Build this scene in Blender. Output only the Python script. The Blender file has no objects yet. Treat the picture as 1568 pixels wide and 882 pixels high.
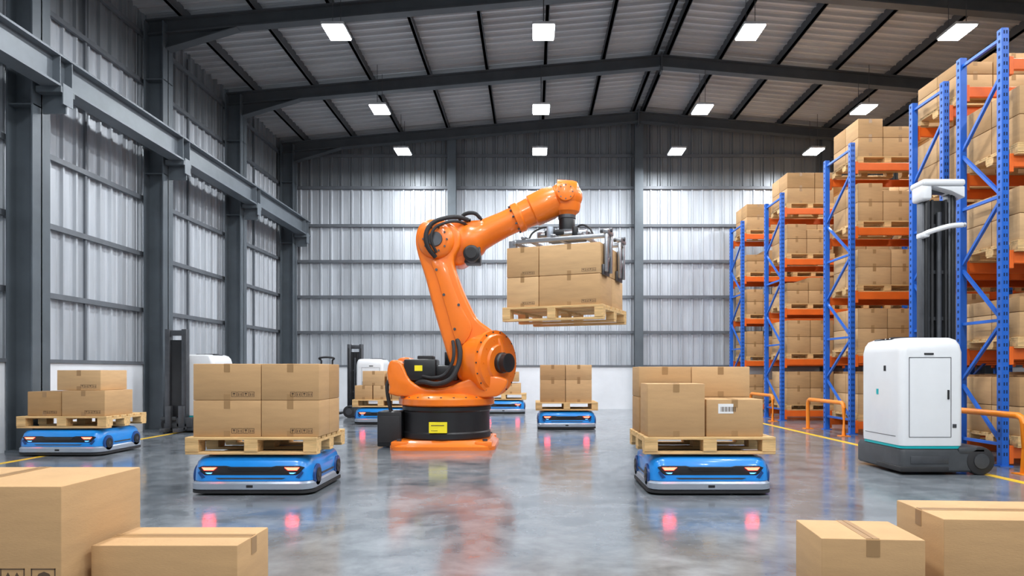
import bpy, bmesh, math, random
from mathutils import Vector, Matrix
random.seed(7)
S = bpy.context.scene
R = math.radians

# ------------------------------------------------------------------ materials
def mat(name, col, rough=0.5, metal=0.0, var=0.0, scale=4.0, stretch=(1,1,1), bump=0.0, bscale=None, emit=None, es=0.0, coat=0.0, rvar=0.0):
    m = bpy.data.materials.new(name); m.use_nodes = True
    nt = m.node_tree; b = nt.nodes['Principled BSDF']
    b.inputs['Base Color'].default_value = (*col, 1)
    b.inputs['Roughness'].default_value = rough
    b.inputs['Metallic'].default_value = metal
    if coat: b.inputs['Coat Weight'].default_value = coat; b.inputs['Coat Roughness'].default_value = 0.08
    if emit: b.inputs['Emission Color'].default_value = (*emit, 1); b.inputs['Emission Strength'].default_value = es
    if var or bump or rvar:
        tc = nt.nodes.new('ShaderNodeTexCoord'); mp = nt.nodes.new('ShaderNodeMapping')
        mp.inputs['Scale'].default_value = stretch
        nt.links.new(tc.outputs['Object'], mp.inputs['Vector'])
        n = nt.nodes.new('ShaderNodeTexNoise'); n.inputs['Scale'].default_value = scale; n.inputs['Detail'].default_value = 6
        n.inputs['Roughness'].default_value = 0.6
        nt.links.new(mp.outputs[0], n.inputs['Vector'])
        if var:
            r = nt.nodes.new('ShaderNodeValToRGB')
            r.color_ramp.elements[0].position = 0.3; r.color_ramp.elements[1].position = 0.7
            r.color_ramp.elements[0].color = (*[max(0, c*(1-var)) for c in col], 1)
            r.color_ramp.elements[1].color = (*[min(1, c*(1+var)) for c in col], 1)
            nt.links.new(n.outputs['Fac'], r.inputs[0]); nt.links.new(r.outputs[0], b.inputs['Base Color'])
        if rvar:
            mr = nt.nodes.new('ShaderNodeMapRange'); mr.inputs['To Min'].default_value = max(0.02, rough-rvar); mr.inputs['To Max'].default_value = rough+rvar
            mr.inputs['From Min'].default_value = 0.3; mr.inputs['From Max'].default_value = 0.7
            nt.links.new(n.outputs['Fac'], mr.inputs[0]); nt.links.new(mr.outputs[0], b.inputs['Roughness'])
        if bump:
            n2 = nt.nodes.new('ShaderNodeTexNoise'); n2.inputs['Scale'].default_value = bscale or scale
            nt.links.new(mp.outputs[0], n2.inputs['Vector'])
            bp = nt.nodes.new('ShaderNodeBump'); bp.inputs['Strength'].default_value = bump; bp.inputs['Distance'].default_value = 0.01
            nt.links.new(n2.outputs['Fac'], bp.inputs['Height']); nt.links.new(bp.outputs[0], b.inputs['Normal'])
    return m

M = {}
M['card']  = mat('cardboard_mid', (0.50,0.305,0.142), 0.8, var=0.08, scale=3, stretch=(1,1,6), bump=0.1, bscale=60)
M['card2'] = mat('cardboard_light', (0.585,0.37,0.182), 0.8, var=0.08, scale=3, stretch=(1,1,6), bump=0.1, bscale=60)
M['card3'] = mat('cardboard_dark', (0.42,0.245,0.105), 0.8, var=0.08, scale=3, stretch=(1,1,6), bump=0.1, bscale=60)
M['tape']  = mat('packing_tape', (0.36,0.21,0.09), 0.35)
M['seam']  = mat('carton_seam', (0.16,0.09,0.04), 0.9)
M['ink']   = mat('print_ink', (0.10,0.06,0.035), 0.8)
M['paper'] = mat('paper_label', (0.85,0.85,0.85), 0.6)
M['wood']  = mat('pallet_wood', (0.66,0.43,0.19), 0.75, var=0.25, scale=5, stretch=(0.6,6,6), bump=0.3, bscale=20)
M['orange']= mat('orange_paint', (0.90,0.195,0.010), 0.33, var=0.06, scale=2, coat=0.4)
M['black'] = mat('black_plastic', (0.012,0.013,0.015), 0.4, var=0.3, scale=5)
M['rubber']= mat('rubber', (0.02,0.02,0.022), 0.7, var=0.2, scale=8)
M['steel'] = mat('brushed_steel', (0.45,0.47,0.50), 0.3, metal=0.9, var=0.1, scale=10, stretch=(1,1,8))
M['dsteel']= mat('dark_steel', (0.10,0.105,0.115), 0.4, metal=0.7, var=0.15, scale=6)
M['yellow']= mat('yellow_label', (0.95,0.80,0.02), 0.5, var=0.02)
M['blue']  = mat('blue_agv_paint', (0.006,0.245,0.72), 0.3, coat=0.4, var=0.05, scale=3)
M['dblue'] = mat('dark_blue_trim', (0.01,0.06,0.22), 0.3)
M['silver']= mat('silver_bumper', (0.36,0.41,0.48), 0.35, metal=0.4, var=0.05)
M['redl']  = mat('red_lamp', (0.9,0.05,0.02), 0.4, emit=(1,0.035,0.02), es=22)
M['bluel'] = mat('blue_led', (0.05,0.2,0.9), 0.4, emit=(0.1,0.4,1), es=3)
M['white'] = mat('white_enamel', (0.76,0.78,0.80), 0.3, coat=0.4, var=0.02)
M['teal']  = mat('teal_stripe', (0.0,0.42,0.45), 0.4, var=0.03)
M['base']  = mat('truck_base_grey', (0.045,0.05,0.056), 0.45, var=0.2, scale=5)
M['glass'] = mat('dark_glass', (0.01,0.012,0.015), 0.08)
M['rblue'] = mat('rack_blue', (0.012,0.12,0.55), 0.4, var=0.1, scale=3)
M['rhole'] = mat('rack_slot', (0.005,0.02,0.08), 0.9)
M['rorange']=mat('rack_orange', (0.78,0.135,0.012), 0.45, var=0.1, scale=3)
M['gorange']=mat('guard_orange', (0.88,0.25,0.012), 0.4, var=0.05)
M['frame'] = mat('frame_steel_paint', (0.10,0.120,0.138), 0.42, metal=0.2, var=0.15, scale=2)
M['beam']  = mat('crane_beam_paint', (0.15,0.175,0.20), 0.42, metal=0.2, var=0.12, scale=2)
M['roofst']= mat('roof_steel_paint', (0.075,0.085,0.095), 0.5, metal=0.2, var=0.15, scale=2)
M['purlin']= mat('purlin_paint', (0.06,0.065,0.072), 0.5, var=0.1)
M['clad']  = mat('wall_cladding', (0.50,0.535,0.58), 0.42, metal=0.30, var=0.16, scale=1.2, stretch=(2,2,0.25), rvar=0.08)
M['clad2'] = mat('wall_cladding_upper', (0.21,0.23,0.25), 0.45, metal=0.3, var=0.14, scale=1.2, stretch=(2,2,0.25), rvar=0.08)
M['girt']  = mat('girt_paint', (0.14,0.155,0.175), 0.45, metal=0.2, var=0.1)
M['roof']  = mat('roof_sheet', (0.50,0.52,0.54), 0.45, metal=0.3, var=0.12, scale=1.0, stretch=(0.4,1.5,1))
M['dado']  = mat('painted_dado', (0.72,0.75,0.79), 0.6, var=0.05, scale=2)
M['line']  = mat('yellow_floor_paint', (0.80,0.50,0.03), 0.4, var=0.1, scale=6)
M['lamp']  = mat('lamp_diffuser', (1,1,1), 0.5, emit=(0.93,0.97,1.0), es=40)
M['lcase'] = mat('lamp_housing', (0.6,0.62,0.64), 0.4, metal=0.5, var=0.05)

# polished concrete
def floor_mat():
    m = bpy.data.materials.new('polished_concrete'); m.use_nodes = True
    nt = m.node_tree; b = nt.nodes['Principled BSDF']; L = nt.links.new
    tc = nt.nodes.new('ShaderNodeTexCoord')
    def noise(sc, det=8, dist=0.0, ro=0.6):
        n = nt.nodes.new('ShaderNodeTexNoise'); n.inputs['Scale'].default_value = sc; n.inputs['Detail'].default_value = det
        n.inputs['Distortion'].default_value = dist; n.inputs['Roughness'].default_value = ro
        L(tc.outputs['Object'], n.inputs['Vector']); return n
    a = noise(0.7, 8, 0.8, 0.65); c = noise(3.5, 8, 0.3); 
    mx = nt.nodes.new('ShaderNodeMix'); mx.data_type='FLOAT'; mx.inputs[0].default_value = 0.4
    L(a.outputs['Fac'], mx.inputs[2]); L(c.outputs['Fac'], mx.inputs[3])
    r = nt.nodes.new('ShaderNodeValToRGB'); e = r.color_ramp.elements
    e[0].position=0.38; e[0].color=(0.095,0.110,0.126,1); e[1].position=0.64; e[1].color=(0.26,0.285,0.31,1)
    L(mx.outputs[0], r.inputs[0]); L(r.outputs[0], b.inputs['Base Color'])
    mr = nt.nodes.new('ShaderNodeMapRange'); mr.inputs['From Min'].default_value=0.35; mr.inputs['From Max'].default_value=0.65
    mr.inputs['To Min'].default_value=0.10; mr.inputs['To Max'].default_value=0.20
    L(c.outputs['Fac'], mr.inputs[0]); L(mr.outputs[0], b.inputs['Roughness'])
    b.inputs['Specular IOR Level'].default_value = 1.0
    b.inputs['IOR'].default_value = 1.65
    bp = nt.nodes.new('ShaderNodeBump'); bp.inputs['Strength'].default_value=0.03; bp.inputs['Distance'].default_value=0.02
    L(c.outputs['Fac'], bp.inputs['Height']); L(bp.outputs[0], b.inputs['Normal'])
    return m
M['floor'] = floor_mat()

# ------------------------------------------------------------------ mesh builder
def rrect(hx, hy, r, n=4):
    out = []
    for cx, cy, a0 in ((hx-r,hy-r,0),(-hx+r,hy-r,90),(-hx+r,-hy+r,180),(hx-r,-hy+r,270)):
        for i in range(n+1):
            a = R(a0+90*i/n); out.append((cx+r*math.cos(a), cy+r*math.sin(a)))
    return out
def frame_from(d):
    d = d.normalized(); up = Vector((0,0,1)) if abs(d.z) < 0.95 else Vector((1,0,0))
    u = d.cross(up).normalized(); v = u.cross(d).normalized(); return u, v
def smooth2(pts, k=3, closed=True):
    n = len(pts); out = []
    for i in range(n):
        p0,p1,p2,p3 = (Vector(pts[(i+j-1)%n]) for j in range(4))
        for s in range(k):
            t = s/k
            out.append(0.5*((2*p1)+(-p0+p2)*t+(2*p0-5*p1+4*p2-p3)*t*t+(-p0+3*p1-3*p2+p3)*t**3))
    return out
def smooth3(pts, k=6):
    pts=[Vector(p) for p in pts]; P=[pts[0]*2-pts[1]]+pts+[pts[-1]*2-pts[-2]]; out=[]
    for i in range(1,len(P)-2):
        p0,p1,p2,p3=P[i-1:i+3]
        for s in range(k):
            t=s/k; out.append(0.5*((2*p1)+(-p0+p2)*t+(2*p0-5*p1+4*p2-p3)*t*t+(-p0+3*p1-3*p2+p3)*t**3))
    out.append(pts[-1]); return out

class MB:
    def __init__(s): s.v=[]; s.f=[]; s.m=[]; s.mats=[]; s.T=Matrix.Identity(4)
    def mi(s,k):
        if k not in s.mats: s.mats.append(k)
        return s.mats.index(k)
    def addbm(s,bm,k,bev=0,seg=2,ang=30):
        bmesh.ops.recalc_face_normals(bm, faces=bm.faces)
        if bev:
            bm.normal_update()
            es=[e for e in bm.edges if len(e.link_faces)==2 and e.calc_face_angle(0)>R(ang)]
            bmesh.ops.bevel(bm, geom=es, offset=bev, segments=seg, profile=0.5, affect='EDGES', clamp_overlap=True)
        o=len(s.v); bm.verts.ensure_lookup_table()
        for i,v in enumerate(bm.verts): v.index=i; s.v.append((s.T@v.co)[:])
        mi=s.mi(k)
        for f in bm.faces: s.f.append([o+v.index for v in f.verts]); s.m.append(mi)
        bm.free()
    def raw(s,vs,fs,k,bev=0,seg=2,ang=30):
        bm=bmesh.new(); V=[bm.verts.new(v) for v in vs]
        for f in fs:
            try: bm.faces.new([V[i] for i in f])
            except ValueError: pass
        s.addbm(bm,k,bev,seg,ang)
    def box(s,x0,x1,y0,y1,z0,z1,k,bev=0,seg=2,rz=0):
        if rz:
            c=Vector(((x0+x1)/2,(y0+y1)/2,0)); q=Matrix.Rotation(rz,3,'Z')
            vs=[tuple(q@(Vector((x,y,z))-c)+c) for z in (z0,z1) for x,y in ((x0,y0),(x1,y0),(x1,y1),(x0,y1))]
        else: vs=[(x,y,z) for z in (z0,z1) for x,y in ((x0,y0),(x1,y0),(x1,y1),(x0,y1))]
        s.raw(vs,[(3,2,1,0),(4,5,6,7),(0,1,5,4),(1,2,6,5),(2,3,7,6),(3,0,4,7)],k,bev,seg)
    def bar(s,p0,p1,w,h,k,bev=0):   # rectangular bar between points
        p0=Vector(p0);p1=Vector(p1);u,v=frame_from(p1-p0)
        vs=[]
        for p in (p0,p1):
            for a,b in ((-1,-1),(1,-1),(1,1),(-1,1)): vs.append(tuple(p+u*a*w/2+v*b*h/2))
        s.raw(vs,[(3,2,1,0),(4,5,6,7),(0,1,5,4),(1,2,6,5),(2,3,7,6),(3,0,4,7)],k,bev)
    def ibeam(s,p0,p1,w,h,k,t=0.02):  # flanges top/bottom, web
        p0=Vector(p0);p1=Vector(p1);u,v=frame_from(p1-p0)
        s.bar(p0+v*(h/2-t/2),p1+v*(h/2-t/2),w,t,k); s.bar(p0-v*(h/2-t/2),p1-v*(h/2-t/2),w,t,k)
        s.bar(p0,p1,t,h-2*t,k)
    def rev(s,p0,p1,prof,k,seg=28,bev=0):  # prof: (dist, radius) along axis p0->p1
        p0=Vector(p0);d=(Vector(p1)-p0).normalized();u,v=frame_from(d);vs=[];fs=[]
        for t,r in prof:
            for i in range(seg):
                a=2*math.pi*i/seg; vs.append(tuple(p0+d*t+u*r*math.cos(a)+v*r*math.sin(a)))
        for j in range(len(prof)-1):
            for i in range(seg):
                i2=(i+1)%seg; fs.append((j*seg+i,j*seg+i2,(j+1)*seg+i2,(j+1)*seg+i))
        fs.append(tuple(range(seg))[::-1]); fs.append(tuple((len(prof)-1)*seg+i for i in range(seg)))
        s.raw(vs,fs,k,bev)
    def cyl(s,p0,p1,r,k,seg=24,bev=0):
        L=(Vector(p1)-Vector(p0)).length; s.rev(p0,p1,[(0,r),(L,r)],k,seg,bev)
    def prism(s,pts,y0,y1,k,bev=0,seg=2):  # xz polygon extruded along y
        n=len(pts); vs=[(p[0],y0,p[1]) for p in pts]+[(p[0],y1,p[1]) for p in pts]
        fs=[tuple(range(n)),tuple(range(n,2*n))[::-1]]+[(i,(i+1)%n,n+(i+1)%n,n+i) for i in range(n)]
        s.raw(vs,fs,k,bev,seg)
    def loft(s,rings,k,cap=True):  # rings: list of lists of (x,y,z)
        n=len(rings[0]); vs=[tuple(p) for r in rings for p in r]; fs=[]
        for j in range(len(rings)-1):
            for i in range(n):
                i2=(i+1)%n; fs.append((j*n+i,j*n+i2,(j+1)*n+i2,(j+1)*n+i))
        if cap: fs.append(tuple(range(n))[::-1]); fs.append(tuple((len(rings)-1)*n+i for i in range(n)))
        s.raw(vs,fs,k)
    def tube(s,pts,r,k,seg=10,sm=True):
        P=smooth3(pts) if sm else [Vector(p) for p in pts]; rings=[]
        for i,p in enumerate(P):
            d=(P[min(i+1,len(P)-1)]-P[max(i-1,0)]).normalized()
            if i==0: u,v=frame_from(d)
            else: u=(u-d*u.dot(d)).normalized(); v=d.cross(u)
            rings.append([tuple(p+u*r*math.cos(2*math.pi*a/seg)+v*r*math.sin(2*math.pi*a/seg)) for a in range(seg)])
        s.loft(rings,k)
    def ball(s,c,r,k,sc=(1,1,1)):
        bm=bmesh.new(); bmesh.ops.create_uvsphere(bm,u_segments=24,v_segments=14,radius=r)
        for v in bm.verts: v.co=Vector((v.co.x*sc[0],v.co.y*sc[1],v.co.z*sc[2]))+Vector(c)
        s.addbm(bm,k)
    def mesh(s,name):
        me=bpy.data.meshes.new(name); me.from_pydata(s.v,[],s.f)
        for k in s.mats: me.materials.append(M[k])
        me.polygons.foreach_set('material_index',s.m); me.polygons.foreach_set('use_smooth',[True]*len(s.f))
        me.update(); me.set_sharp_from_angle(angle=R(32)); return me
    def obj(s,name,loc=(0,0,0),rz=0,parent=None):
        o=bpy.data.objects.new(name,s.mesh(name)); S.collection.objects.link(o); o.location=loc; o.rotation_euler=(0,0,rz)
        if parent: o.parent=parent
        return o
    # ---- recurring sub-assemblies
    def carton(s,x0,x1,y0,y1,z0,z1,k='card',axis='y',marks=True,bev=0.006,seam=False):
        s.box(x0,x1,y0,y1,z0,z1,k,bev,2)
        cx=(x0+x1)/2; cy=(y0+y1)/2; e=0.0015; w=0.028; d=min(0.075,(z1-z0)*0.3)
        if axis=='y':
            s.box(cx-w,cx+w,y0+.004,y1-.004,z1-.001,z1+e,'tape')
            s.box(cx-w,cx+w,y0-e,y0+.001,z1-d,z1-.004,'tape'); s.box(cx-w,cx+w,y1-.001,y1+e,z1-d,z1-.004,'tape')
            s.box(cx-w,cx+w,y0-e,y0+.001,z0+.004,z0+d*.7,'tape')
            if seam: s.box(cx-.0015,cx+.0015,y0+.004,y1-.004,z1,z1+e+.0006,'seam')
        else:
            s.box(x0+.004,x1-.004,cy-w,cy+w,z1-.001,z1+e,'tape')
            s.box(x0-e,x0+.001,cy-w,cy+w,z1-d,z1-.004,'tape'); s.box(x1-.001,x1+e,cy-w,cy+w,z1-d,z1-.004,'tape')
            if seam: s.box(x0+.004,x1-.004,cy-.0015,cy+.0015,z1,z1+e+.0006,'seam')
        if marks:
            q=min(0.045,(x1-x0)*0.085); n=4
            for i in range(n):
                a=x1-.05-(i+1)*(q+.008); b=a+q; c=z0+.03; dd=c+q; t=.003
                s.box(a,b,y0-e,y0,c,c+t,'ink'); s.box(a,b,y0-e,y0,dd-t,dd,'ink'); s.box(a,a+t,y0-e,y0,c,dd,'ink'); s.box(b-t,b,y0-e,y0,c,dd,'ink')
                m=(a+b)/2
                if i%2==0:
                    s.box(m-q*.28,m-q*.15,y0-e,y0,c+q*.2,c+q*.7,'ink'); s.box(m+q*.15,m+q*.28,y0-e,y0,c+q*.2,c+q*.7,'ink')
                else:
                    s.box(m-q*.05,m+q*.05,y0-e,y0,c+q*.2,c+q*.8,'ink'); s.box(m-q*.22,m+q*.22,y0-e,y0,c+q*.55,c+q*.75,'ink')
    def pallet(s,w,d,h,z=0):  # centred in x,y ; boards along x on top
        hw,hd=w/2,d/2; t=h*0.16
        nb=6; bw=d/nb*0.78
        for i in range(nb):
            c=-hd+bw/2+(d-bw)*i/(nb-1); s.box(-hw,hw,c-bw/2,c+bw/2,z+h-t,z+h,'wood',.003,1)
        for c in (-hw+.06,0,hw-.06):
            s.box(c-.06,c+.06,-hd,hd,z+h-2*t,z+h-t,'wood',.002,1)
            for y in (-hd+.07,0,hd-.07): s.box(c-.06,c+.06,y-.07,y+.07,z+t,z+h-2*t,'wood',.003,1)
        for y in (-hd+.06,0,hd-.06): s.box(-hw,hw,y-.055,y+.055,z,z+t,'wood',.003,1)

# ------------------------------------------------------------------ building shell
Y0,Y1=-5.0,19.9; XL,XR,XC=-7.25,13.25,3.0; SL=0.088
def zr(x): return 8.27-SL*abs(x-XC)      # rafter centre line
def zroof(x): return zr(x)+0.40
b=MB(); b.box(XL-.3,XR+.3,Y0,Y1+.3,-0.15,0,'floor'); b.obj('floor')

def profile(u0,u1,pitch=0.30,depth=0.045):
    pts=[]; u=u0
    while u<u1:
        for f,o in ((0,0),(.30,0),(.34,.3),(.38,0),(.56,0),(.62,1),(.74,1),(.80,0)):
            pts.append((min(u+f*pitch,u1),o*depth))
        u+=pitch
    pts.append((u1,0)); return sorted(set(pts))
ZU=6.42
def clad_wall(name,along,u0,u1,fixed,inward,ztop,zb=1.2,upper=True):
    b=MB(); P=profile(u0,u1); n=len(P)
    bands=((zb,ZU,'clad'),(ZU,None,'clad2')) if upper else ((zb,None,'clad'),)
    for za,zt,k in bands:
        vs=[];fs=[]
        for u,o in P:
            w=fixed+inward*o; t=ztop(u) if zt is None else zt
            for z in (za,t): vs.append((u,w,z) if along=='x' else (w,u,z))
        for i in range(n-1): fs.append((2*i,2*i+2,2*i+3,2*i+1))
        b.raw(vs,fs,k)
    # backing so the wall is solid
    f0,f1=sorted((fixed-inward*.02,fixed-inward*.12))
    if along=='x':
        b.prism([(u0,zb),(u1,zb),(u1,ztop(u1)),(XC,ztop(XC)),(u0,ztop(u0))],f0,f1,'girt')
    else:
        b.box(f0,f1,u0,u1,zb,ztop(u0),'girt')
    return b
GZ=[2.22,3.25,4.28,5.32,6.42]
# back wall
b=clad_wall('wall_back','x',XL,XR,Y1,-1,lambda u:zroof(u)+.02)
for z in GZ+[7.35]:
    b.box(XL+.1,XR-.1,Y1-.10,Y1-.045,z-.04,z+.04,'girt')
b.box(XL,XR,Y1-.2,Y1+.1,0,1.22,'dado'); b.box(XL,XR,Y1-.23,Y1,1.22,1.27,'girt')
b.obj('wall_back')
# side walls
YC=[-0.5,2.8,6.1,9.35,12.6,15.9,19.35]
for nm,X,inw in (('wall_left',XL,1),('wall_right',XR,-1)):
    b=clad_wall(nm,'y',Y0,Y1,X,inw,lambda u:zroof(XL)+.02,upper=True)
    for z in GZ+[7.3]:
        a,c=sorted((X+inw*.045,X+inw*.10)); b.box(a,c,Y0,Y1,z-.04,z+.04,'girt')
    for i in range(len(YC)-1):
        y=(YC[i]+YC[i+1])/2; a,c=sorted((X+inw*.045,X+inw*.08)); b.box(a,c,y-.02,y+.02,1.25,7.6,'girt')
    a,c=sorted((X-inw*.1,X+inw*.15)); b.box(a,c,Y0,Y1-.2,0,1.22,'dado')
    a,c=sorted((X,X+inw*.18)); b.box(a,c,Y0,Y1-.2,1.22,1.27,'girt')
    b.obj(nm)
# ceiling: corrugated roof sheet, ribs run from eave to ridge
b=MB(); P=profile(Y0,Y1+.1,0.26,0.06); vs=[];fs=[]
xs=[XL-.1,XC,XR+.1]
for y,o in P:
    for x in xs: vs.append((x,y,zroof(x)-o))
for i in range(len(P)-1):
    for j in range(2): fs.append((3*i+j,3*i+j+1,3*i+4+j,3*i+3+j))
b.raw(vs,fs,'roof')
b.prism([(XL-.1,zroof(XL-.1)+.03),(XC,zroof(XC)+.03),(XR+.1,zroof(XR+.1)+.03),(XR+.1,zroof(XR+.1)+.15),(XC,zroof(XC)+.15),(XL-.1,zroof(XL-.1)+.15)],Y0,Y1+.1,'roofst')
b.obj('ceiling')
# portal frames: one column object per stanchion, one rafter object per frame
for y in YC:
    rb=MB()
    for sx,X in ((1,XL+.17),(-1,XR-.17)):
        b=MB(); xi=X+sx*.36
        a,c=sorted((X,X+sx*.02)); b.box(a,c,y-.17,y+.17,0,zr(X)+.1,'frame')
        a,c=sorted((xi-sx*.02,xi)); b.box(a,c,y-.17,y+.17,0,zr(X)+.1,'frame')
        a,c=sorted((X,xi)); b.box(a,c,y-.012,y+.012,0,zr(X)+.1,'frame')
        b.box(a,c,y-.19,y+.19,0,.03,'frame')
        for z in (4.7,6.42): b.box(a,c,y-.16,y+.16,z-.008,z+.008,'frame')
        b.obj('steel_column')
        rb.ibeam((X,y,zr(X)+.02),(XC,y,zr(XC)+.02),.2,.28,'roofst',.025)
        p=[(xi,zr(X)-.36),(xi,zr(X)-.05),(xi+sx*1.3,zr(xi+sx*1.3)-.10)]
        rb.prism(p,y-.012,y+.012,'roofst'); rb.bar((xi,y,zr(X)-.36),(xi+sx*1.3,y,zr(xi+sx*1.3)-.12),.2,.02,'roofst')
    rb.box(XC-.02,XC+.02,y-.12,y+.12,zr(XC)-.22,zr(XC)+.2,'roofst')
    rb.obj('roof_rafter')
for x in (-2.3,3.05,8.4):
    b=MB(); b.box(x-.12,x+.12,Y1-.42,Y1-.40,0,zr(x),'frame'); b.box(x-.12,x+.12,Y1-.24,Y1-.22,0,zr(x),'frame'); b.box(x-.012,x+.012,Y1-.4,Y1-.24,0,zr(x),'frame')
    b.obj('steel_column')
# purlins
b=MB(); px=[XC-.14,XC+.14]; k=1
while XC-1.35*k>XL: px+=[XC-1.35*k,XC+1.35*k]; k+=1
for x in px:
    z=zr(x)+.17; b.box(x-.03,x+.03,Y0,Y1,z,z+.20,'purlin'); b.box(x-.03,x+.045,Y0,Y1,z,z+.02,'purlin')
b.obj('roof_purlins')
# crane runway beam on corbels
b=MB(); b.ibeam((-6.5,Y0,5.17),(-6.5,Y1-.25,5.17),.26,.44,'beam',.03)
b.box(-6.53,-6.47,Y0,Y1-.3,5.39,5.44,'dsteel')
for y in YC:
    b.box(-6.70,-6.36,y-.14,y+.14,4.87,4.95,'frame'); b.box(-6.70,-6.38,y-.012,y+.012,4.62,4.88,'frame'); b.box(-6.37,-6.355,y-.1,y+.1,4.72,5.0,'beam')
    for q in (-.12,.12): b.box(-6.62,-6.38,y+q-.006,y+q+.006,4.95,5.39,'beam')
b.obj('crane_runway_beam')
# floor markings
b=MB(); b.box(4.78,4.88,3.5,19.3,0,.003,'line'); b.obj('floor_marking')
b=MB(); b.box(-6.35,-6.27,3.5,19.3,0,.003,'line'); b.obj('floor_marking')

# ------------------------------------------------------------------ lamps
lampmesh=None
for yy,z in ((18.2,6.93),(15.45,7.0),(12.05,7.06),(8.6,7.06),(5.0,7.06),(1.5,7.06),(-2.0,7.06)):
    for xx in (-3.45,0.2,3.85,7.5):
        if lampmesh is None:
            b=MB(); b.box(-.20,.20,-.29,.29,.02,.07,'lcase',.01); b.box(-.18,.18,-.265,.265,.0,.03,'lamp')
            b.box(-.1,.1,-.14,.14,.07,.13,'lcase',.01)
            for q in (-.25,.25): b.cyl((0,q,.07),(0,q,.92),.006,'dsteel',6)
            lampmesh=b.mesh('high_bay_lamp')
        o=bpy.data.objects.new('high_bay_lamp',lampmesh); S.collection.objects.link(o); o.location=(xx,yy,z)
        l=bpy.data.lights.new('lamp_light','AREA'); l.shape='RECTANGLE'; l.size=.36; l.size_y=.53; l.energy=104; l.color=(.96,.98,1)
        lo=bpy.data.objects.new('light',l); S.collection.objects.link(lo); lo.parent=o; lo.location=(0,0,-.03)

# ------------------------------------------------------------------ palletiser robot
def e(u,v): return ((u-815)/103.5+1.26, 1.1+(568-v)/103.5)   # side-elevation drawing units -> metres
def e3(u,v,y): x,z=e(u,v); return (x,y,z)
robot=bpy.data.objects.new('industrial_robot_arm',None); S.collection.objects.link(robot); robot.location=(-1.26,10.1,0)
def ring(hx,hy,r,z,dy=0,n=4): return [(x,y+dy,z) for x,y in rrect(hx,hy,r,n)]
b=MB()
b.loft([ring(.74,.70,.2,0),ring(.74,.70,.2,.05),ring(.70,.66,.2,.08),ring(.66,.62,.25,.13)],'orange')
for sx in (-1,1):
    for sy in (-1,1):
        b.box(sx*.58-.12,sx*.58+.12,sy*.54-.12,sy*.54+.12,.02,.12,'orange',.02)
        b.cyl((sx*.6,sy*.56,.1),(sx*.6,sy*.56,.15),.035,'dsteel',12)
b.obj('base_plate',parent=robot)
b=MB()
b.rev((0,0,.12),(0,0,1),[(0,.62),(.03,.645),(.10,.645),(.12,.63),(.40,.63),(.42,.65),(.47,.65),(.49,.62)],'black',48)
b.box(-.95,-.60,-.38,.12,.02,.52,'black',.02); b.box(-.93,-.62,-.39,-.37,.08,.46,'rubber',.005)
b.box(-.17,.08,-.658,-.62,.24,.39,'yellow'); b.box(-.14,-.05,-.661,-.65,.27,.275,'ink'); b.box(-.14,.04,-.661,-.65,.34,.35,'ink')
b.obj('base_drum',parent=robot)
b=MB()
b.rev((0,0,.60),(0,0,1),[(0,.66),(.02,.70),(.10,.70),(.14,.66),(.18,.56)],'orange',48)
for i in range(24):
    a=2*math.pi*i/24; b.cyl((.66*math.cos(a),.66*math.sin(a),.70),(.66*math.cos(a),.66*math.sin(a),.735),.02,'dsteel',8)
pts=[(618,604),(608,592),(603,574),(604,556),(612,548),(626,548),(636,560),(652,574),(690,578),(716,560),(724,530),(745,510),(772,515),(788,545),(787,575),(770,598),(750,606)]
b.prism([e(*p) for p in smooth2(pts,3)],.04,.42,'orange',.04,3)
b.prism([e(*p) for p in smooth2([(616,605),(606,592),(602,572),(605,556),(613,552),(624,558),(636,582),(660,594),(690,592),(715,582),(745,575),(778,580),(770,600),(745,607)],3)],-.44,.08,'orange',.04,3)
b.obj('carousel',parent=robot)
# shoulder gear housing: axis turned towards the aisle
b=MB()
x,z=e(742,556); A0=Vector((x-.12,-.02,z)); ax=Vector((.80,-.60,0)); 
b.rev(A0,A0+ax,[(0,.36),(.05,.43),(.16,.44),(.30,.44),(.31,.47),(.38,.47),(.39,.42),(.43,.40),(.44,.27),(.47,.25)],'orange',44)
b.rev(A0+ax*.46,A0+ax*2,[(0,.15),(.06,.15),(.08,.135),(.16,.135),(.17,.10)],'black',28)
u_,v_=frame_from(ax)
for i in range(18):
    a=2*math.pi*i/18; p=A0+ax*.385+(u_*math.cos(a)+v_*math.sin(a))*.445; b.cyl(p,p+ax*.010,.012,'dsteel',8)
for i in range(10):
    a=2*math.pi*i/10; p=A0+ax*.43+(u_*math.cos(a)+v_*math.sin(a))*.335; b.cyl(p,p+ax*.012,.012,'orange',8)
b.obj('shoulder_gearbox',parent=robot)
b=MB()  # motors on the carousel
x,z=e(642,566)
b.box(x-.16,x+.30,-.40,.02,z-.16,z+.15,'black',.03); b.box(x+.0,x+.11,-.408,-.38,z-.02,z+.06,'yellow')
b.cyl((x-.28,-.15,z+.0),(x-.08,-.15,z+.0),.12,'rubber',24,.015)
b.box(x+.28,x+.60,-.34,.0,z-.16,z+.06,'black',.03)
b.cyl((x+.50,-.12,z),(x+.50,-.12,z+.26),.11,'black',20,.015)
b.box(x+.02,x+.24,-.30,-.02,z+.14,z+.20,'rubber',.015)
b.obj('carousel_motors',parent=robot)
b=MB()  # lower arm
arm=[(728,592),(706,580),(693,558),(684,530),(669,480),(656,430),(645,396),(641,372),(646,352),(662,342),(688,345),(706,360),(707,382),(698,402),(705,430),(718,462),(733,490),(752,505),(768,520),(776,550),(768,575),(752,590),(740,594)]
b.prism([e(*p) for p in smooth2(arm,3)],-.30,.04,'orange',.05,4)
inn=[(706,530),(688,478),(674,430),(665,404),(686,408),(697,440),(711,475),(726,505)]
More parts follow.
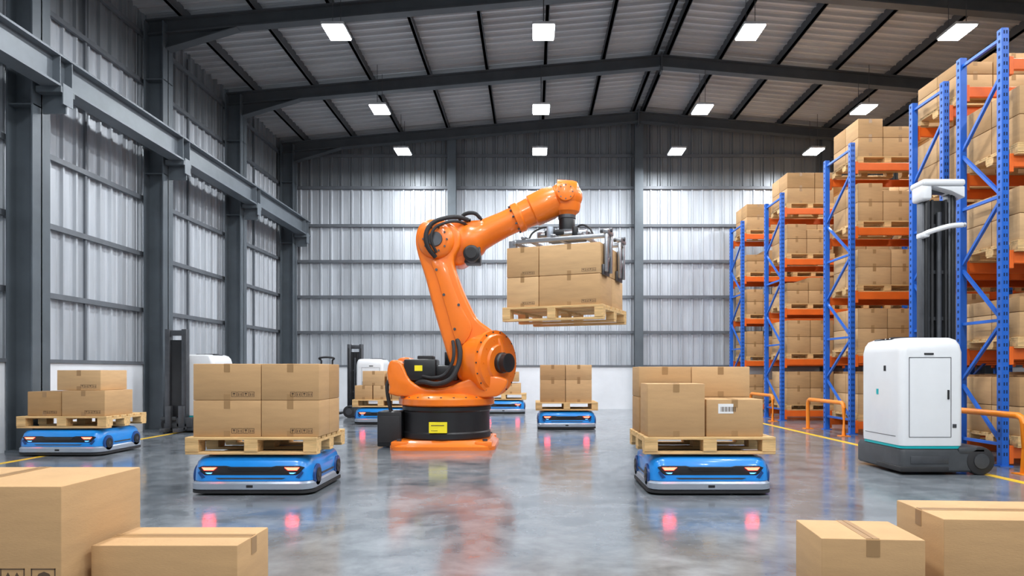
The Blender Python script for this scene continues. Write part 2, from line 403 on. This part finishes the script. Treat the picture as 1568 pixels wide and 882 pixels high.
b.prism([e(*p) for p in smooth2(inn,3)],-.325,-.29,'orange',.012,2)
for uu,vv in ((700,506),(684,455),(673,418),(706,470)):
    x,z=e(uu,vv); b.cyl((x,-.335,z),(x,-.31,z),.02,'dsteel',10)
b.obj('lower_arm',parent=robot)
b=MB()  # elbow + upper arm
x,z=e(672,374); b.rev((x,-.40,z),(x,1,z),[(0,.12),(.01,.20),(.05,.25),(.09,.265),(.46,.27),(.70,.25),(.78,.2)],'orange',36)
b.rev((x,-.43,z),(x,1,z),[(0,.10),(.04,.11)],'dsteel',24)
for i in range(10):
    a=2*math.pi*i/10; b.cyl((x+.17*math.cos(a),-.415,z+.17*math.sin(a)),(x+.17*math.cos(a),-.38,z+.17*math.sin(a)),.014,'dsteel',8)
E=Vector(e3(678,385,.12)); W=Vector(e3(862,302,-.02)); k=1/103.5
b.rev(E,W,[(0,20*k),(8*k,28*k),(20*k,31*k),(46*k,31*k),(56*k,27*k),(62*k,23*k),(80*k,21*k),(104*k,19.5*k),(122*k,19.5*k),(123*k,23*k),(132*k,23*k),(134*k,21*k),(150*k,22*k),(152*k,24.5*k),(178*k,25*k),(192*k,22*k),(198*k,13*k)],'orange',36)
b.prism([e(*p) for p in smooth2([(664,352),(690,342),(716,340),(740,340),(748,356),(738,372),(720,398),(706,408),(690,405),(668,395)],3)],-.12,.34,'orange',.05,3)
d=(W-E).normalized(); u,v=frame_from(d)
for i in range(12):
    a=2*math.pi*i/12; p=E+d*122.5*k+(u*math.cos(a)+v*math.sin(a))*21.3*k; b.cyl(p,p-d*.03,.014,'dsteel',8)
b.obj('upper_arm',parent=robot)
b=MB()  # arm motors
x,z=e(724,392); b.cyl((x,-.26,z),(x,.10,z),.12,'black',24,.02); b.cyl((x,-.29,z),(x,-.25,z),.08,'rubber',20)
b.box(x-.12,x+.12,-.12,.2,z-.12,z+.12,'black',.02)
b.obj('arm_motors',parent=robot)
b=MB()  # wrist
b.ball(e3(866,302,-.02),.25,'orange',(1.0,.95,.90))
x,z=e(868,301); b.rev((x-.16,-.02,z+.03),(x+1,-.02,z-.06),[(0,.21),(.22,.215),(.29,.20),(.33,.13)],'orange',30)
x,z=e(868,308); b.rev((x,-.02,z),(x,-.02,z-1),[(0,.205),(.10,.20),(.17,.18),(.20,.14),(.24,.12)],'orange',30)
b.rev((x,-.02,z-.22),(x,-.02,z-1),[(0,.13),(.05,.13),(.06,.10),(.12,.10)],'dsteel',28)
b.cyl((x-.03,-.28,z+.07),(x-.03,-.2,z+.07),.13,'orange',24,.015)
for i in range(8):
    a=2*math.pi*i/8; b.cyl((x-.03+.10*math.cos(a),-.287,z+.07+.10*math.sin(a)),(x-.03+.10*math.cos(a),-.27,z+.07+.10*math.sin(a)),.01,'dsteel',8)
b.obj('wrist',parent=robot)
b=MB()  # hoses
b.tube([e3(720,340,-.1),e3(704,338,-.24),e3(686,343,-.38),e3(668,352,-.44),(e3(660,368,-.47)),e3(662,386,-.45),e3(672,400,-.36)],.032,'rubber')
b.tube([e3(716,346,-.1),e3(702,345,-.26),e3(686,351,-.42),e3(672,360,-.46),e3(667,376,-.47),e3(674,394,-.40)],.02,'rubber')
b.tube([e3(738,338,-.08),e3(728,330,-.14),e3(714,331,-.14),e3(704,339,-.1)],.028,'rubber')
b.tube([e3(640,588,-.30),e3(655,584,-.46),e3(676,587,-.52),e3(696,580,-.52),e3(707,560,-.48),e3(709,540,-.42),e3(704,522,-.30)],.036,'rubber')
b.tube([e3(650,575,-.36),e3(668,578,-.46),e3(686,574,-.48),e3(698,556,-.46),e3(700,538,-.42),e3(697,524,-.30)],.024,'rubber')
b.tube([e3(606,576,-.1),e3(598,586,-.2),e3(599,602,-.25),e3(604,628,-.25)],.028,'rubber')
b.obj('hoses',parent=robot)

# ---- held load
HL=Vector((0.50,10.02,0)); HR=R(-22)
def held(name,bm): return bm.obj(name,(HL.x,HL.y,0),HR)
HZ=1.80; ph=.20; W2,D2=.69,.60
b=MB(); b.pallet(1.48,1.28,ph,HZ); held('wooden_pallet',b)
zb=HZ+ph; bh=.42
for r_ in range(2):
    z0=zb+.001+r_*(bh+.004)
    for x0,x1 in ((-W2,-.204),(-.194,W2)):
        for y0,y1 in ((-D2,-.005),(.005,D2)):
            b=MB(); b.carton(x0,x1,y0,y1,z0,z0+bh,('card2','card')[(r_+(x0>-.5)+(y0>-.1))%2],marks=(y0<0),axis='y',bev=.01); held('cardboard_box',b)
zt=zb+2*bh+.009; rx=W2+.005
b=MB(); mt=Matrix.Translation((HL.x+1.26,HL.y-10.1,0))@Matrix.Rotation(HR,4,'Z'); b.T=mt
for y in (-.42,.36): b.box(-.64,rx+.07,y-.03,y+.03,zt+.08,zt+.14,'steel',.008)
for x in (-.5,-.05,.35): b.box(x-.03,x+.03,-.46,.42,zt+.14,zt+.18,'steel',.008)
b.box(-.66,-.61,-.46,.42,zt+.07,zt+.13,'steel',.006)
for y in (-.40,.30):   # clamp arms, right-hand side
    b.box(rx+.035,rx+.08,y-.13,y-.075,zt-.40,zt+.17,'steel',.008); b.box(rx+.035,rx+.08,y+.075,y+.13,zt-.40,zt+.17,'steel',.008)
    b.box(rx,rx+.035,y-.14,y+.14,zt-.44,zt-.30,'dsteel',.006); b.box(rx,rx+.035,y-.05,y+.05,zt-.34,zt+.0,'dsteel',.006)
    b.bar((rx+.055,y-.1,zt-.35),(rx+.055,y+.1,zt-.1),.02,.03,'steel')
    b.cyl((rx-.06,y,zt+.18),(rx+.11,y,zt+.18),.03,'dsteel',14)
    b.box(rx+.015,rx+.09,y-.15,y+.15,zt+.12,zt+.18,'steel',.01)
    b.box(-rx-.035,-rx,y-.08,y+.08,zt-.12,zt+.02,'silver',.006); b.box(-rx-.035,-.62,y-.035,y+.035,zt+.02,zt+.13,'steel',.006)
b.box(-.30,.26,-.20,.20,zt+.16,zt+.25,'dsteel',.02); b.box(-.24,.05,-.28,.28,zt+.20,zt+.28,'black',.02)
b.cyl((-.36,-.20,zt+.22),(.38,-.20,zt+.22),.045,'steel',18,.008); b.cyl((-.34,.18,zt+.22),(.36,.18,zt+.22),.045,'steel',18,.008)
b.cyl((-.15,-.28,zt+.16),(-.15,-.28,zt+.32),.05,'silver',18,.008); b.cyl((.22,-.25,zt+.16),(.22,-.25,zt+.30),.045,'black',18,.008)
b.box(-.42,-.28,-.12,.08,zt+.18,zt+.30,'silver',.015); b.box(.24,.36,-.1,.1,zt+.17,zt+.27,'black',.015)
fx,fz=e(868,334); q=mt.inverted()@Vector((fx,-.02,0))
b.cyl((q.x,q.y,zt+.2),(q.x,q.y,fz+.0),.12,'black',26,.01); b.cyl((q.x,q.y,zt+.27),(q.x,q.y,zt+.31),.19,'dsteel',28,.008)
b.tube([(q.x+.1,q.y-.1,zt+.29),(.30,-.20,zt+.33),(.42,-.2,zt+.27),(.5,-.3,zt+.16)],.014,'rubber')
b.tube([(q.x-.1,q.y-.1,zt+.29),(-.25,-.2,zt+.34),(-.4,-.3,zt+.26),(-.45,-.36,zt+.14)],.014,'rubber')
b.obj('gripper',parent=robot)

# ------------------------------------------------------------------ AGV
def agv_mesh(w=1.1,l=1.0):
    hx,hy=w/2,l/2; b=MB()
    g=lambda dx,dy,z,r=.12:[(x,y,z) for x,y in rrect(hx-dx,hy-dy,r,4)]
    b.loft([g(.03,.03,.012),g(.0,.0,.02),g(.0,.0,.045),g(.02,.02,.05)],'rubber')
    b.loft([g(.012,.005,.048),g(.004,-.010,.056),g(.004,-.010,.105),g(.02,.008,.122)],'silver')
    b.loft([g(.02,.02,.118),g(.015,.012,.128),g(.015,.025,.22),g(.028,.045,.29),g(.05,.07,.322),g(.08,.11,.335)],'blue')
    for sg in (-1,1):  # both ends look alike
        f=lambda y: sg*y
        y0,y1=sorted((f(hy-.015-.004),f(hy-.12)))
        b.prism([(-.47,.245),(-.43,.258),(-.22,.258),(-.18,.25),(.18,.25),(.22,.258),(.43,.258),(.47,.245),(.38,.135),(-.38,.135)],y0,y1,'black',.006)
        ya,yb=sorted((f(hy-.012),f(hy-.03)))
        b.prism([(-.20,.24),(.20,.24),(.16,.215),(-.16,.215)],ya,yb,'glass')
        b.prism([(-.31,.155),(.31,.155),(.28,.142),(-.28,.142)],ya,yb,'dsteel')
        for sx in (-1,1):
            q_=[(.30,.246),(.43,.246),(.41,.222),(.33,.222)]; b.prism([(sx*p[0],p[1]) for p in q_],ya,yb,'redl')
            b.prism([(sx*.34,.20),(sx*.40,.20),(sx*.38,.19),(sx*.35,.19)],ya,yb,'bluel')
            b.prism([(sx*.40,.16),(sx*.45,.215),(sx*.465,.20),(sx*.43,.15)],ya,yb,'dblue')
        a,c=sorted((f(hy+.012),f(hy-.02))); b.box(-.03,.03,a,c,.07,.095,'black',.004)
    for sx in (-1,1):
        a,c=sorted((sx*(hx-.03),sx*(hx-.008)))
        b.box(a,c,-.18,.18,.15,.165,'dsteel'); 
        for y in (-.31,.31):
            b.cyl((sx*(hx-.06),y,.16),(sx*(hx-.004),y,.16),.10,'dblue',24,.006); b.cyl((sx*(hx-.02),y,.16),(sx*(hx+.004),y,.16),.065,'black',20)
            b.cyl((sx*(hx-.02),y,.16),(sx*(hx+.008),y,.16),.025,'dsteel',16)
    b.box(-hx+.12,hx-.12,-hy+.14,hy-.14,.32,.342,'black',.008)
    b.box(-.40,.40,-.36,.36,.34,.355,'dsteel',.004)
    return b.mesh('automated_guided_vehicle')
AG=agv_mesh()
def agv(x,y,rz=0):
    o=bpy.data.objects.new('automated_guided_vehicle',AG); S.collection.objects.link(o); o.location=(x,y,0); o.rotation_euler=(0,0,rz); return o
PB=MB(); PB.pallet(1.17,.92,.155); PM=PB.mesh('wooden_pallet')
def pallet(x,y,z,rz=0):
    o=bpy.data.objects.new('wooden_pallet',PM); S.collection.objects.link(o); o.location=(x,y,z); o.rotation_euler=(0,0,rz); return o
def cbox(x0,x1,y0,y1,z0,z1,k='card',axis='y',marks=True,rz=0,label=False,seam=False):
    b=MB(); w,d=(x1-x0)/2,(y1-y0)/2; b.carton(-w,w,-d,d,0,z1-z0,k,axis,marks,seam=seam)
    if label:
        b.box(-w*.58,-w*.05,-d-.002,-d,(z1-z0)*.62,(z1-z0)*.88,'paper')
        for i in range(14): b.box(-w*.5+i*.01,-w*.5+i*.01+(.006 if i%3 else .003),-d-.003,-d,(z1-z0)*.67,(z1-z0)*.80,'ink')
    return b.obj('cardboard_box',((x0+x1)/2,(y0+y1)/2,z0),rz)
PZ=.356; BZ=PZ+.156
# AGV front left
agv(-2.49,6.52); pallet(-2.50,6.52,PZ)
for r_ in range(2):
    z0=BZ+r_*.327
    for y0,y1 in ((6.10,6.41),(6.413,6.74)):
        cbox(-3.03,-2.425,y0,y1,z0,z0+.325,'card'); cbox(-2.42,-1.905,y0,y1,z0,z0+.325,('card','card3')[r_] if y0>6.3 else 'card')
# AGV front right
agv(1.58,6.52); pallet(1.585,6.54,PZ)
cbox(1.03,1.54,6.09,6.50,BZ,.985,'card',marks=False); cbox(1.56,2.07,6.12,6.52,BZ,.845,'card',marks=False,label=True)
cbox(1.02,1.545,6.53,6.95,BZ,.85,'card3',marks=False); cbox(1.02,1.52,6.53,6.95,.852,1.14,'card',marks=False)
cbox(1.55,2.08,6.53,6.95,BZ,.85,'card',marks=False); cbox(1.525,2.08,6.53,6.95,.852,1.14,'card2',marks=False)
# AGV far left
agv(-6.10,9.27); pallet(-6.10,9.30,PZ)
cbox(-6.58,-6.14,8.90,9.38,BZ,.83,'card3'); cbox(-6.12,-5.56,8.88,9.5,BZ,.845,'card'); cbox(-6.21,-5.64,8.92,9.5,.847,1.11,'card2',marks=True)
# AGV centre right
agv(.65,13.27); pallet(.65,13.27,PZ)
for r_,h in ((0,.42),(1,.28)):
    z0=BZ+(0 if r_==0 else .422)
    cbox(.15,.62,12.85,13.3,z0,z0+h,'card',marks=False); cbox(.63,1.12,12.85,13.3,z0,z0+h,'card2',marks=False)
    cbox(.2,.62,13.31,13.7,z0,z0+h,'card3',marks=False); cbox(.63,1.08,13.31,13.7,z0,z0+h,'card',marks=False)
# AGV behind robot
agv(-3.12,14.5); pallet(-3.12,14.5,PZ)
cbox(-3.66,-3.30,14.08,14.5,BZ,.80,'card',marks=False); cbox(-3.28,-2.92,14.08,14.5,BZ,.80,'card2',marks=False); cbox(-2.90,-2.58,14.08,14.5,BZ,.80,'card',marks=False)
cbox(-3.5,-3.05,14.08,14.5,.802,1.10,'card2',marks=False); cbox(-3.0,-2.62,14.08,14.5,.802,1.08,'card',marks=False); cbox(-3.6,-2.7,14.55,14.93,BZ,.95,'card3',marks=False)
agv(-.74,18.0); pallet(-.74,18.0,PZ)
cbox(-1.3,-.82,17.6,18.3,BZ,.82,'card',marks=False); cbox(-.8,-.3,17.6,18.3,BZ,.78,'card2',marks=False); cbox(-1.1,-.35,17.6,18.3,.822,1.08,'card',marks=False)

# ------------------------------------------------------------------ foreground boxes
b=MB(); b.carton(-.4425,.4425,-.27,.27,0,.65,'card','y',False,seam=True)
for a in (.205,.325):   # handling symbols
    c=.235; t=.004; q=.095; y0=-.2715; y1=-.27
    b.box(a,a+q,y0,y1,c,c+t,'ink'); b.box(a,a+q,y0,y1,c+q-t,c+q,'ink'); b.box(a,a+t,y0,y1,c,c+q,'ink'); b.box(a+q-t,a+q,y0,y1,c,c+q,'ink')
    if a<.3:
        for m in (a+.03,a+.065): b.prism([(m-.013,c+.055),(m,c+.08),(m+.013,c+.055)],y0,y1,'ink'); b.box(m-.005,m+.005,y0,y1,c+.02,c+.056,'ink')
    else:
        b.prism([(a+.015,c+.05),(a+.03,c+.075),(a+.05,c+.083),(a+.07,c+.075),(a+.085,c+.05)],y0,y1,'ink'); b.box(a+.047,a+.052,y0,y1,c+.015,c+.05,'ink')
b.obj('cardboard_box',(-2.2775,2.93,0))
b=MB(); w,d=.30,.165; b.carton(-w,w,-d,d,0,.387,'card','x',False,seam=True); b.obj('cardboard_box',(-1.505,2.955,0))
cbox(1.26,1.69,2.92,3.29,0,.38,'card',marks=False,rz=R(-5),seam=True); cbox(1.82,2.52,2.97,3.42,0,.45,'card','x',marks=False,rz=R(-4),seam=True)

# ------------------------------------------------------------------ autonomous stackers
def stacker(name,x,y,mast_h,flip=1,sc=1.0,rz=0,fork=1.75,mdx=0.0):
    """x,y = near-left corner of base. white body, dark base, mast at rear"""
    root=bpy.data.objects.new(name,None); S.collection.objects.link(root); root.location=(x,y,0); root.scale=(flip*sc,sc,sc); root.rotation_euler=(0,0,rz)
    def rg(x0,x1,y0,y1,r,z): 
        return [((x0+x1)/2+p,(y0+y1)/2+q,z) for p,q in rrect((x1-x0)/2,(y1-y0)/2,r,5)]
    b=MB()
    b.loft([rg(.02,.82,.02,.98,.05,.03),rg(.0,.84,.0,1.0,.06,.05),rg(.0,.84,.0,1.0,.06,.24),rg(.02,.82,.02,.98,.05,.285)],'base')
    b.box(-.012,.5,-.012,.5,.035,.09,'rubber',.01); b.box(.10,.50,-.006,.02,.12,.20,'dsteel',.004)
    b.obj('chassis',parent=root)
    b=MB()
    b.loft([rg(.0,.66,.0,.86,.06,.31),rg(-.005,.665,-.005,.865,.07,.36),rg(-.005,.665,-.005,.865,.07,1.30),rg(.01,.655,.01,.86,.08,1.38),rg(.04,.64,.04,.85,.09,1.43),rg(.09,.61,.09,.82,.1,1.455)],'white')
    b.loft([rg(.006,.654,.006,.854,.06,.28),rg(.006,.654,.006,.854,.06,.315)],'teal')
    b.obj('body',parent=root)
    b=MB(); y0=-.0085  # service door and details
    for a in ((.08,.52,1.24,1.245),(.08,.52,.40,.405)): b.box(a[0],a[1],y0,.0,a[2],a[3],'dsteel')
    for a in (.08,.52): b.box(a,a+.005,y0,0,.40,1.245,'dsteel')
    b.box(.24,.34,y0-.004,0,1.27,1.29,'black',.004); b.box(.485,.505,y0-.006,0,.80,.90,'black',.004)
    b.box(.54,.58,y0-.003,0,.50,.54,'dsteel',.003)
    b.box(-.0085,0,.10,.76,.40,.405,'dsteel'); b.box(-.012,0,.30,.34,1.10,1.16,'black',.003)
    b.box(-.01,.0,.46,.50,.84,.9,'teal')
    b.prism([(.05,1.40),(.07,1.462),(.40,1.468),(.40,1.44)],.30,.70,'glass',.01)
    b.box(.12,.36,.35,.45,1.46,1.475,'dsteel')
    b.obj('panels',parent=root)
    b=MB()
    for wx,wy,r in ((.86,.10,.15),(.86,.85,.15)):
        b.cyl((wx-.02,wy-.11,r),(wx-.02,wy+.0,r),r,'rubber',28,.02); b.cyl((wx-.02,wy-.12,r),(wx-.02,wy-.1,r),.08,'dsteel',20)
    b.box(.60,.90,-.01,1.04,.22,.30,'base',.03)
    b.obj('wheels',parent=root)
    b=MB(); b.T=Matrix.Translation((mdx,.03 if mdx else 0,0))  # mast
    m0,m1=(.76,1.07)
    for mx in (m0,m1):
        b.box(mx-.045,mx+.045,.86,.98,.06,mast_h,'dsteel',.006); b.box(mx-.02,mx+.02,.84,.90,.06,mast_h-.1,'black',.004)
    b.box(m0-.04,m1+.04,.88,.96,mast_h-.12,mast_h-.02,'dsteel',.006); b.box(m0,m1,.90,.94,.3,mast_h-.2,'black')
    z=.6
    while z<mast_h-.3: b.box(m0-.02,m1+.02,.88,.93,z,z+.04,'dsteel'); z+=.55
    b.cyl((.91,.86,.2),(.91,.86,mast_h-.35),.03,'dsteel',16)
    for mx in (.83,.99): b.box(mx-.012,mx+.012,.85,.87,.3,mast_h-.2,'rubber')
    b.box(.60,.90,.86,1.0,.10,.28,'base',.02); b.box(.70,1.12,.86,1.0,.06,.18,'base',.01)
    for mx in (.78,1.02): b.box(mx-.05,mx+.05,.95,1.05,.06,.5,'dsteel',.005); b.box(mx-.05,mx+.05,.98,fork,.03,.10,'dsteel',.008)
    b.obj('mast',parent=root)
    if mast_h>2.5:
        b=MB()
        b.box(.66,1.16,.74,1.04,mast_h-.06,mast_h+.02,'white',.03,3)
        b.box(.66,.78,.76,1.0,mast_h-.22,mast_h-.04,'white',.03,3)
        b.prism([(.78,mast_h-.06),(1.16,mast_h-.06),(1.16,mast_h-.20),(1.0,mast_h-.12)],.76,1.0,'white',.015)
        b.tube([(1.14,.74,mast_h-.52),(.95,.72,mast_h-.54),(.74,.74,mast_h-.60),(.66,.80,mast_h-.64)],.03,'white')
        b.box(.66,.74,.74,.90,mast_h-.66,mast_h-.60,'white',.015)
        b.obj('mast_guard',parent=root)
    return root
stacker('autonomous_forklift',3.89,7.2,3.32)
stacker('autonomous_forklift',-5.74,13.10,1.92,sc=.96,rz=math.pi,fork=1.25,mdx=-.29)
stacker('autonomous_forklift',-3.50,16.0,1.85,flip=-1,sc=.95)
# pallet jack
b=MB()
for x in (0,.26): b.tube([(x,0,.1),(x,0,.6),(x,.03,1.35)],.022,'rubber',8,False)
b.tube([(0,.03,1.35),(-.04,0,1.40),(.13,-.02,1.42),(.30,0,1.40),(.26,.03,1.35)],.022,'rubber')
for z in (.4,.8,1.1): b.box(0,.26,-.015,.015,z,z+.05,'black')
b.box(-.05,.31,-.12,.15,.08,.25,'base',.02)
for x in (.0,.26): b.cyl((x-.03,0,.08),(x+.03,0,.08),.08,'rubber',18); b.box(x-.06,x+.06,.15,1.0,.05,.1,'dsteel',.005)
b.obj('pallet_jack',(-4.95,16.0,0))

# ------------------------------------------------------------------ racking
LV=[.22,1.36,2.47,3.58,4.70]
def rack(x0,y0,dep,H=5.05):
    b=MB(); bay=2.72
    for f in range(3):
        x=f*bay
        for y in (0,dep-.09):
            b.box(x,x+.085,y,y+.09,0,H,'rblue',.004,1); b.box(x-.03,x+.12,y-.02,y+.11,0,.012,'rblue')
            z=.12
            while z<H-.05:
                if f==0: b.box(x-.001,x,y+.03,y+.06,z,z+.035,'rhole')
                if y==0: b.box(x+.02,x+.035,y-.001,y,z,z+.04,'rhole'); b.box(x+.05,x+.065,y-.001,y,z,z+.04,'rhole')
                z+=.09
        z=.25; n=0
        while z+.75<H:
            a,c=(.05,dep-.05) if n%2==0 else (dep-.05,.05)
            b.bar((x+.042,a,z),(x+.042,c,z+.70),.035,.035,'rblue'); 
            if n%2==0: b.bar((x+.042,.05,z),(x+.042,dep-.05,z),.035,.035,'rblue')
            z+=.72; n+=1
        b.bar((x+.042,.05,H-.1),(x+.042,dep-.05,H-.1),.035,.035,'rblue')
    for lz in LV:
        for f in range(2):
            x=f*bay+.085
            for y in (.0,dep-.06):
                b.box(x,x+bay-.085,y+.005,y+.055,lz-.13,lz,'rorange',.006,1)
                b.box(x,x+.05,y-.006,y+.06,lz-.19,lz+.02,'rorange',.003,1); b.box(x+bay-.135,x+bay-.085,y-.006,y+.06,lz-.19,lz+.02,'rorange',.003,1)
    return b.obj('pallet_rack',(x0,y0,0))
# loads (linked meshes)
loads=[]
rng=random.Random(3)
for v in range(6):
    b=MB(); b.pallet(1.08,.98,.13); z=.131
    rows=2; tot=(.70,.62,.66,.74,.58,.68)[v]
    xs_=[-.52,(0,.06,-.08,.0,-.04,.1)[v],.52]
    for r_ in range(rows):
        h=tot/rows
        for i in range(2):
            if v in (2,4) and r_==1 and i==(v//2)%2: 
                hh=h*.6
            else: hh=h
            ks=('card','card2','card3','card')
            for (ya,yb) in ((-.48,-.005),(.005,.48)):
                b.carton(xs_[i]+.006,xs_[i+1]-.006,ya,yb,z,z+hh-.006,ks[rng.randrange(4)],axis='y',marks=False)
        z+=h
    loads.append(b.mesh('boxed_pallet_load'))
def load(x,y,z,v):
    o=bpy.data.objects.new('boxed_pallet_load',loads[v%6]); S.collection.objects.link(o); o.location=(x,y,z+.001); o.rotation_euler=(0,0,0)
rows_=[(5.40,7.85,.85),(5.60,9.3,.85),(5.5,11.8,1.1),(5.5,15.1,1.1),(5.5,17.95,1.1)]
for ri,(x0,y0,dp) in enumerate(rows_):
    rack(x0,y0,dp)
    for li,lz in enumerate(LV):
        for xi,x in enumerate((.68,1.92,3.42,4.66)):
            r_=rng.randrange(6)
            if ri>1 and xi==3 and li%2: continue
            if ri==0 and xi==0 and li==4: continue
            load(x0+x,y0+dp/2,lz,r_)
# safety barriers
def guard(x,y0,y1,h=.56):
    b=MB(); b.tube([(0,0,0),(0,0,h-.08),(0,.025,h-.025),(0,.08,h),(0,(y1-y0)-.08,h),(0,(y1-y0)-.025,h-.025),(0,y1-y0,h-.08),(0,y1-y0,0)],.035,'gorange',12,False)
    for y in (0,y1-y0): b.box(-.08,.08,y-.08,y+.08,0,.012,'gorange')
    b.obj('safety_barrier',(x,y0,0))
guard(5.22,7.25,8.6,.62); guard(5.25,11.5,13.0); guard(5.25,14.9,16.4)

# ------------------------------------------------------------------ world, camera
w=bpy.data.worlds.new('World'); S.world=w; w.use_nodes=True
w.node_tree.nodes['Background'].inputs[0].default_value=(.90,.94,1,1); w.node_tree.nodes['Background'].inputs[1].default_value=.45
cam=bpy.data.cameras.new('Camera'); co=bpy.data.objects.new('Camera',cam); S.collection.objects.link(co)
co.location=(0,0,1.1); co.rotation_euler=(R(90),0,0); cam.sensor_width=36; cam.lens=24.0
cam.shift_x=-(815-784)/1568; cam.shift_y=(568-441)/1568; cam.clip_end=200
S.camera=co
S.view_settings.view_transform='Standard'
S.view_settings.exposure=0.0
